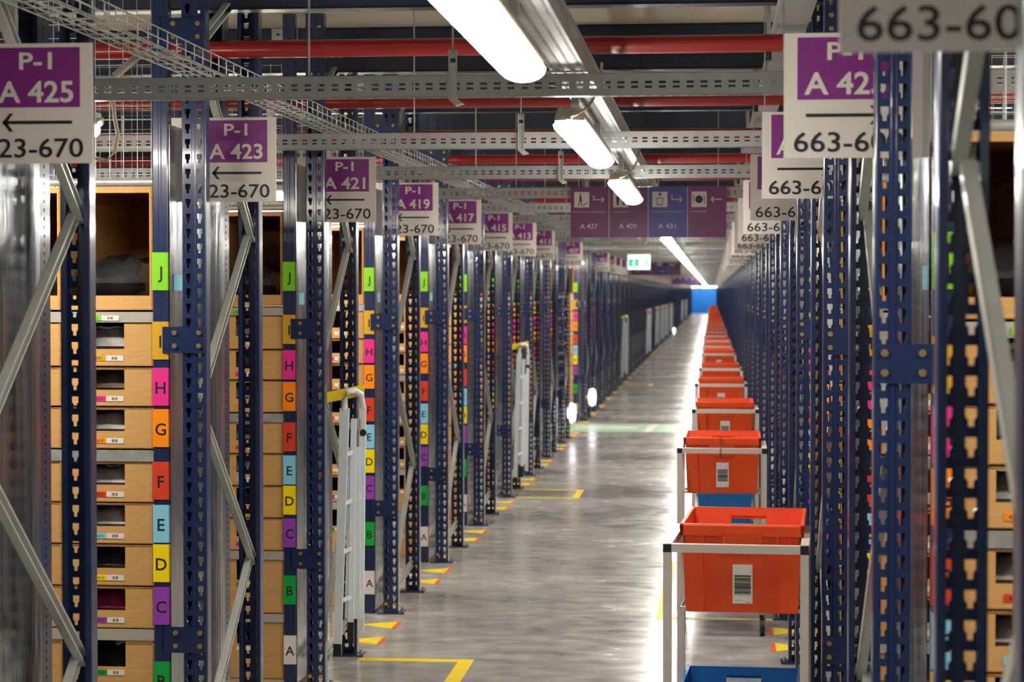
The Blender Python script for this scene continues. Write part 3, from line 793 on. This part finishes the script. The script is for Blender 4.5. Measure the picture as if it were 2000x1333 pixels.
# ------------------------------------------------------------------ floor markings
def flat(name, polys, label, cat, group=None, z=0.0015):
    b = MB()
    for P, m in polys:
        n = len(P); V = [(x, y, z) for x, y in P] + [(x, y, 0.0) for x, y in P]
        b.faces(V, [tuple(range(n)), tuple(range(2 * n - 1, n - 1, -1))] + [(i, (i + 1) % n, (i + 1) % n + n, i + n) for i in range(n)], m)
    return tag(b.build(name), label, cat, group)
def R(x0, x1, y0, y1): return [(x0, y0), (x1, y0), (x1, y1), (x0, y1)]
def bay_tape(sx, xa, xb, y0, y1, w, label):
    if sx < 0: P = [R(xa, xb, y0, y0 + w), R(xa, xb, y1 - w, y1), R(xb - w, xb, y0 + w, y1 - w)]
    else: P = [R(xb, xa, y0, y0 + w), R(xb, xa, y1 - w, y1), R(xb, xb + w, y0 + w, y1 - w)]
    flat('floor_marking', [(p, TAPE) for p in P], label, 'floor tape', 'yellow parking bays on the floor')
for n, wd in ((2, 'yellow tape bay on the floor before the nearest white ladder'), (6, 'yellow tape bay on the floor before the second white ladder'), (16, 'yellow tape bay on the floor beyond the green walkway')):
    bay_tape(-1, -1.66, -1.115, ry(n), ry(n) + FD * 0.87, 0.07 if n == 2 else 0.06, wd)
bay_tape(1, 0.33, -0.29, 10.88, 13.2, 0.06, 'yellow tape bay on the floor under the row of carts')
gi = 0
for sx in (-1, 1):
    for n in range(0, 30):
        for j, dy in enumerate((0.435, 0.92)):
            yb = ry(n) + FD + 0.61 + (0.24 if j else -0.24)
            xe = XL + 0.04 if sx < 0 else XR - 0.045
            L = 0.19; hw = 0.115
            P1 = [(xe - 0.0 if sx < 0 else xe, yb - hw), (xe, yb + hw), (xe + (-L if sx < 0 else L), yb)]
            P1 = [(P1[0][0], P1[0][1]), P1[1], P1[2]]
            P2 = [(xe, yb - hw), (xe + (0.022 if sx < 0 else -0.022), yb - hw), (xe + (0.022 if sx < 0 else -0.022), yb + hw), (xe, yb + hw)]
            if sx > 0: P1 = P1[::-1]
            if sx > 0: P2 = P2[::-1]
            if n <= 7:
                wh = '%s floor arrow into the picking aisle past the %s %s sign' % ('farther' if j else 'nearer', SIDE[sx], aisle(n))
            else: wh = 'distant yellow floor arrow at the foot of the %s racks' % SIDE[sx]
            if gi < 4 or (n, j) == (0, 0) or True:
                k = (sx, j)
                if (sx,) not in KIDS:
                    o = flat('floor_arrow', [([(a - xe, c - yb) for a, c in P1], TAPE), ([(a - xe, c - yb) for a, c in P2], TIPR)], None, None); KIDS[(sx,)] = o.data
                else: o = put('floor_arrow', KIDS[(sx,)])
                o.location = (xe, yb, 0); tag(o, ('yellow ' if n <= 7 else '') + wh, 'floor arrow', 'yellow floor arrows at the rack feet')
G = [(R(-1.85, 0.30, 25.5, 27.05), GREENT), ]
o = flat('green_walkway', [(R(-2.6, 0.32, 25.5, 27.05), GREENT)], 'pale green walkway band across the floor with white arrow', 'floor marking', None, 0.001)
b = MB(); z = 0.002
b.faces([(-1.75, 26.15, z), (-0.95, 26.15, z), (-0.95, 26.5, z), (-1.75, 26.5, z)], [(0, 1, 2, 3)], WHITE)
b.faces([(-0.86, 25.5, z), (-0.76, 25.5, z), (-0.68, 27.05, z), (-0.78, 27.05, z)], [(0, 1, 2, 3)], WHITE)
b.faces([(-0.46, 25.5, z), (-0.36, 25.5, z), (-0.28, 27.05, z), (-0.38, 27.05, z)], [(0, 1, 2, 3)], WHITE)
b.build('white_stripe', o)

# ------------------------------------------------------------------ ladders parked against the uprights
def ladder(n, yoff, label, full):
    X = XL + 0.076; t = thing('step_ladder', label, 'ladder', (X, ry(n) + 0.34, 0.115), 0, 'white folding ladders parked on the left')
    # the folded ladder stands with its treads facing the near end, 16 cm deep
    r = MB()
    def rail(x0, y0, x1, y1, z0, z1, w, d):
        r.hexa([(x0, y0, z0), (x0 + w, y0, z0), (x0 + w, y0 + d, z0), (x0, y0 + d, z0), (x1, y1, z1), (x1 + w, y1, z1), (x1 + w, y1 + d, z1), (x1, y1 + d, z1)], LADW)
    r.hexa([(-0.090, -0.06, 0.03), (-0.056, -0.06, 0.03), (-0.056, -0.04, 0.03), (-0.090, -0.04, 0.03), (-0.060, -0.06, 1.10), (-0.018, -0.06, 1.10), (-0.018, -0.04, 1.10), (-0.060, -0.04, 1.10)], LADW)
    rail(0.004, 0.03, 0.016, 0.03, 0.08, 1.10, 0.026, 0.02)
    rail(-0.034, -0.01, -0.018, -0.01, 0.12, 1.05, 0.024, 0.02)
    # bent tops of the rails
    r.tube([(-0.042, -0.05, 1.09), (-0.040, -0.05, 1.14), (-0.026, -0.045, 1.175), (0.006, -0.03, 1.18), (0.024, 0.01, 1.16), (0.029, 0.04, 1.10)], 0.0145, LADW, 8)
    r.build('side_rail', t)
    if full:
        for i in range(4):
            z = 0.22 + 0.22 * i; s = MB(); xa, xb = -0.052 + i * 0.006, 0.020
            s.hexa([(xa, -0.05, z), (xb, 0.03, z + 0.022), (xb, 0.05, z + 0.022), (xa, -0.03, z), (xa, -0.05, z + 0.02), (xb, 0.03, z + 0.044), (xb, 0.05, z + 0.044), (xa, -0.03, z + 0.02)], LADW)
            s.build('tread', t)
        s = MB(); s.hexa([(-0.05, 0.0, 0.14), (0.02, 0.0, 0.14), (0.02, 0.008, 0.14), (-0.05, 0.008, 0.14), (-0.03, 0.0, 0.92), (0.02, 0.0, 0.92), (0.02, 0.008, 0.92), (-0.03, 0.008, 0.92)], LADW); s.build('platform', t)
        s = MB(); s.tube([(0.031, 0.026, 0.985), (0.031, 0.034, 0.985)], 0.016, BLKPL, 12); s.build('hinge', t)
        for x0, x1, y, z0, z1 in ((-0.092, -0.056, -0.064, -0.018, 0.034), (-0.036, -0.008, -0.014, 0.03, 0.125)):
            s = MB(); s.box(x0, x1, y, y + 0.026, z0, z1, BLKPL); s.build('rubber_foot', t)
    s = MB(); s.box(-0.074, 0.0, 0.030, 0.045, 1.0, 1.03, GALV); s.box(-0.016, 0.02, 0.022, 0.030, 1.0, 1.05, GALV); s.build('wall_hook', t)
    s = MB(); s.hexa([(-0.120, -0.06, 1.125), (0.034, 0.03, 1.155), (0.034, 0.045, 1.155), (-0.120, -0.045, 1.125), (-0.120, -0.06, 1.172), (0.034, 0.03, 1.205), (0.034, 0.045, 1.205), (-0.120, -0.045, 1.172)], YEL)
    s.build('yellow_tray', t)
ladder(2, 0, 'white folding step ladder with yellow top, nearest one by the A 421 sign', True)
ladder(6, 0, 'white folding step ladder with yellow top, second down the left racks', True)
for n, wd in ((16, 'third white ladder down the left side, first past the green walkway'), (23, 'fourth white ladder down the left side'), (27, 'fifth white ladder down the left side'), (30, 'sixth white ladder down the left side'), (33, 'seventh white ladder down the left side'), (37, 'eighth white ladder down the left side'), (52, 'small distant white ladder, last but one on the left'), (60, 'most distant white ladder on the left')):
    ladder(n, 0, wd, False)

# ------------------------------------------------------------------ carts and totes
def tote_mesh(m, mi=None):
    """tapered tote, origin at the middle of its bottom, 0.40 wide (x), 0.54 long (y), 0.29 high"""
    W, L, Ht = 0.400, 0.54, 0.288; w0, l0 = 0.352, 0.47; b = MB(); th = 0.004
    def ring(z, inset=0.0):
        k = z / Ht; w = (w0 + (W - 0.018 - w0) * k) / 2 - inset; l = (l0 + (L - 0.018 - l0) * k) / 2 - inset; return w, l
    def wall(s_, axis, holes=None):
        pass
    # end walls (y=-l, y=+l) with a grip slot; side walls plain
    for sy in (-1, 1):
        zs = [0, 0.225, 0.262, Ht]
        for i in range(3):
            za, zb = zs[i], zs[i + 1]; wa, la = ring(za); wb, lb = ring(zb)
            spans = [(-1, 1)] if i != 1 else [(-1, -0.32), (0.32, 1)]
            for u0, u1 in spans:
                P = [(u0 * wa, sy * la, za), (u1 * wa, sy * la, za), (u1 * wa, sy * (la - th), za), (u0 * wa, sy * (la - th), za), (u0 * wb, sy * lb, zb), (u1 * wb, sy * lb, zb), (u1 * wb, sy * (lb - th), zb), (u0 * wb, sy * (lb - th), zb)]
                b.hexa(P, m)
    wa, la = ring(0); wb, lb = ring(Ht)
    for sx in (-1, 1):
        b.hexa([(sx * wa, -la, 0), (sx * wa, la, 0), (sx * (wa - th), la, 0), (sx * (wa - th), -la, 0), (sx * wb, -lb, Ht), (sx * wb, lb, Ht), (sx * (wb - th), lb, Ht), (sx * (wb - th), -lb, Ht)], m)
    b.box(-wa, wa, -la, la, 0, th, m)
    # corner columns and centre relief on the four walls
    for sy in (-1, 1):
        for sx in (-1, 1):
            top = 0.205 if sx < 0 else 0.225
            w1, l1 = ring(0); w2, l2 = ring(top)
            o = 0.018
            b.hexa([(sx * (w1 - 0.055), sy * l1, 0.004), (sx * (w1 + 0.004), sy * l1, 0.004), (sx * (w1 + 0.004), sy * (l1 + o), 0.004), (sx * (w1 - 0.055), sy * (l1 + o), 0.004),
                    (sx * (w2 - 0.060), sy * l2, top), (sx * (w2 + 0.002), sy * l2, top), (sx * (w2 + 0.002), sy * (l2 + o), top), (sx * (w2 - 0.060), sy * (l2 + o), top)], m)
            # ribs below the rim
            for xx in (0.115, 0.155) if sx > 0 else (0.125,):
                wz, lz = ring(0.225); b.box(sx * xx - 0.0015, sx * xx + 0.0015, sy * lz, sy * (lz + 0.012), 0.205, 0.26, m)
        w1, l1 = ring(0.19); w2, l2 = ring(0.262)
        b.hexa([(-0.045, sy * l1, 0.19), (0.055, sy * l1, 0.19), (0.055, sy * (l1 + 0.005), 0.19), (-0.045, sy * (l1 + 0.005), 0.19), (-0.06, sy * l2, 0.262), (0.06, sy * l2, 0.262), (0.06, sy * (l2 + 0.012), 0.262), (-0.06, sy * (l2 + 0.012), 0.262)], m) if sy < 0 else None
    # rim: flared collar with a turned-down lip
    for z0, z1, o0, o1 in ((0.252, 0.284, 0.007, 0.009), (0.284, 0.290, 0.009, 0.007)):
        wz, lz = W / 2 - 0.009, L / 2 - 0.009
        for sx in (-1, 1):
            b.hexa([(sx * (wz - 0.001), -lz - o0, z0), (sx * (wz - 0.001), lz + o0, z0), (sx * (wz + o0), lz + o0, z0), (sx * (wz + o0), -lz - o0, z0), (sx * (wz - 0.004), -lz - o1, z1), (sx * (wz - 0.004), lz + o1, z1), (sx * (wz + o1), lz + o1, z1), (sx * (wz + o1), -lz - o1, z1)], m)
        for sy in (-1, 1):
            b.hexa([(-wz - o0, sy * (lz - 0.001), z0), (wz + o0, sy * (lz - 0.001), z0), (wz + o0, sy * (lz + o0), z0), (-wz - o0, sy * (lz + o0), z0), (-wz - o1, sy * (lz - 0.004), z1), (wz + o1, sy * (lz - 0.004), z1), (wz + o1, sy * (lz + o1), z1), (-wz - o1, sy * (lz + o1), z1)], m)
    return b
def tote_label():
    b = MB(); tl = 0.288; f = lambda z: -((0.47 + (0.522 - 0.47) * z / tl) / 2) - 0.0015
    z0, z1 = 0.030, 0.158; x0, x1 = -0.030, 0.034
    b.hexa([(x0, f(z0) - 0.001, z0), (x1, f(z0) - 0.001, z0), (x1, f(z0) + 0.001, z0), (x0, f(z0) + 0.001, z0), (x0, f(z1) - 0.001, z1), (x1, f(z1) - 0.001, z1), (x1, f(z1) + 0.001, z1), (x0, f(z1) + 0.001, z1)], WHITE)
    rnd = random.Random(3); z = 0.060
    while z < 0.124:
        hgt = rnd.choice((0.0012, 0.002, 0.0034)); zz = z + hgt
        b.hexa([(x0 + 0.006, f(z) - 0.002, z), (x1 - 0.006, f(z) - 0.002, z), (x1 - 0.006, f(z), z), (x0 + 0.006, f(z), z), (x0 + 0.006, f(zz) - 0.002, zz), (x1 - 0.006, f(zz) - 0.002, zz), (x1 - 0.006, f(zz), zz), (x0 + 0.006, f(zz), zz)], BLACK if hgt > 0.0015 else GREYI)
        z = zz + rnd.choice((0.0014, 0.002, 0.003))
    for zt, xl, xr in ((0.040, x0 + 0.006, x0 + 0.03), (0.034, x1 - 0.022, x1 - 0.004)):
        b.box(xl, xr, f(zt) - 0.0019, f(zt), zt, zt + 0.0015, GREYI)
    return b
TOT = {}
def tote(color, loc, rz, label, lab_on=True):
    m = ORANGE if color == 'orange' else BLUE
    nm = 'orange_tote' if color == 'orange' else 'blue_tote'
    if color not in TOT:
        o = tote_mesh(m).build(nm); q = tote_label().build('barcode_label', o); TOT[color] = (o.data, q.data)
    else:
        o = put(nm, TOT[color][0])
        if lab_on: put('barcode_label', TOT[color][1], o)
    if color == 'blue': o.scale = (0.975, 1, 1)
    o.location = loc; o.rotation_euler = (0, 0, rz); tag(o, label, 'tote', '%s totes on the carts' % color)
    return o
CW, CL, CH, CP = 0.452, 0.60, 0.950, 0.026
def cart_parts():
    w, p = CW / 2, CP; parts = []
    for sx in (-1, 1):
        for y in (0, CL - p):
            b = MB(); b.box(sx * w, sx * (w - p), y, y + p, 0.12, CH - p, ALU); parts.append(('post', b))
    b = MB(); b.box(-w + p, w - p, 0, p, CH - p, CH, ALU); parts.append(('front_rail', b))
    for sx in (-1, 1):
        b = MB(); b.box(sx * w, sx * (w - p), p, CL - p, CH - p, CH, ALU); parts.append(('side_rail', b))
        b = MB(); b.box(sx * w, sx * (w + 0.0005), 0, p, CH - p, CH, BLKPL); b.box(sx * (w - p), sx * w, -0.0008, p, CH - p, CH, BLKPL); parts.append(('corner_cap', b))
    for z, dz in ((0.685, 0.013), (0.155, 0.013)):
        for y in (0.36, 0.54):
            b = MB(); b.box(-w + p, w - p, y, y + 0.02, z, z + dz, ALU); parts.append(('tote_bar', b))
    for z in (0.685, 0.155):
        for sx in (-1, 1):
            b = MB(); b.box(sx * (w - p), sx * (w - p - 0.003), 0.36, CL - p, z, z + 0.013, ALU); parts.append(('bar_bracket', b))
    b = MB(); b.box(-w + p, w - p, 0, p, 0.12, 0.12 + p, ALU); b.box(-w + p, w - p, CL - p, CL, 0.12, 0.12 + p, ALU)
    for sx in (-1, 1): b.box(sx * w, sx * (w - p), p, CL - p, 0.12, 0.12 + p, ALU)
    parts.append(('base_frame', b))
    for sx in (-1, 1):
        for y in (0.03, CL - 0.06):
            b = MB(); x = sx * (w - 0.02); b.tube([(x - 0.012, y, 0.045), (x + 0.012, y, 0.045)], 0.045, BLKPL, 14); b.box(x - 0.018, x - 0.014, y - 0.02, y + 0.02, 0.04, 0.12, GALV); b.box(x + 0.014, x + 0.018, y - 0.02, y + 0.02, 0.04, 0.12, GALV); b.box(x - 0.018, x + 0.018, y - 0.02, y + 0.02, 0.108, 0.12, GALV); parts.append(('caster', b))
    return parts
CM = None
def cart(x, y, rz, label, far=False):
    global CM
    t = thing('tote_cart', label, 'cart', (x, y, 0), rz, 'carts parked in a line')
    if CM is None: CM = [(nm, b.build(nm, t).data) for nm, b in cart_parts()]
    else:
        for nm, me in CM:
            if far and nm in ('bar_bracket', 'base_frame'): continue
            put(nm, me, t)
    return t
cys = [6.40, 10.38, 13.85, 17.75, 21.4, 26.6]
while cys[-1] < 118: cys.append(cys[-1] + 3.7)
cxs = [0.075, 0.052, 0.092, 0.080, 0.094, 0.090]
rzs = [-0.06, -0.012, 0.01, 0.0, 0.015, 0.0]
for i, y in enumerate(cys):
    x = cxs[i] if i < 6 else 0.08 + 0.012 * math.sin(i * 2.1)
    rz = rzs[i] if i < 6 else 0.0
    wd = ['nearest', 'second', 'third', 'fourth', 'fifth', 'sixth'][i] if i < 6 else None
    cart(x, y, rz, ('pale aluminium tote cart, %s in the line of carts' % wd) if wd else 'distant aluminium tote cart far down the line', i > 8)
    c_, s_ = math.cos(rz), math.sin(rz)
    def P(dx, dy): return x + dx * c_ - dy * s_, y + dx * s_ + dy * c_
    ax, ay = P(0.009 if i == 0 else 0.0, 0.22 + 0.27); 
    tote('orange', (ax, ay, 0.7), rz, ('orange tote in the top of the %s cart in the line' % wd) if wd else 'distant orange tote on one of the far carts')
    if i < 9:
        bx, by = P(0.0, 0.34)
        tote('blue', (bx, by, 0.170), rz, ('blue tote on the lower bars of the %s cart' % wd) if wd else 'distant blue tote low on one of the far carts', False)
b = MB(); b.tube([(0.045, 10.586, 0.998), (0.045, 10.572, 0.995), (0.046, 10.57, 0.93), (0.044, 10.40, 0.958), (0.044, 10.372, 0.954), (0.043, 10.372, 0.92), (0.050, 10.373, 0.905)], 0.0028, BLKPL, 5)
tag(b.build('black_cord'), 'thin black cord hanging over the rim of the second orange tote', 'cord')
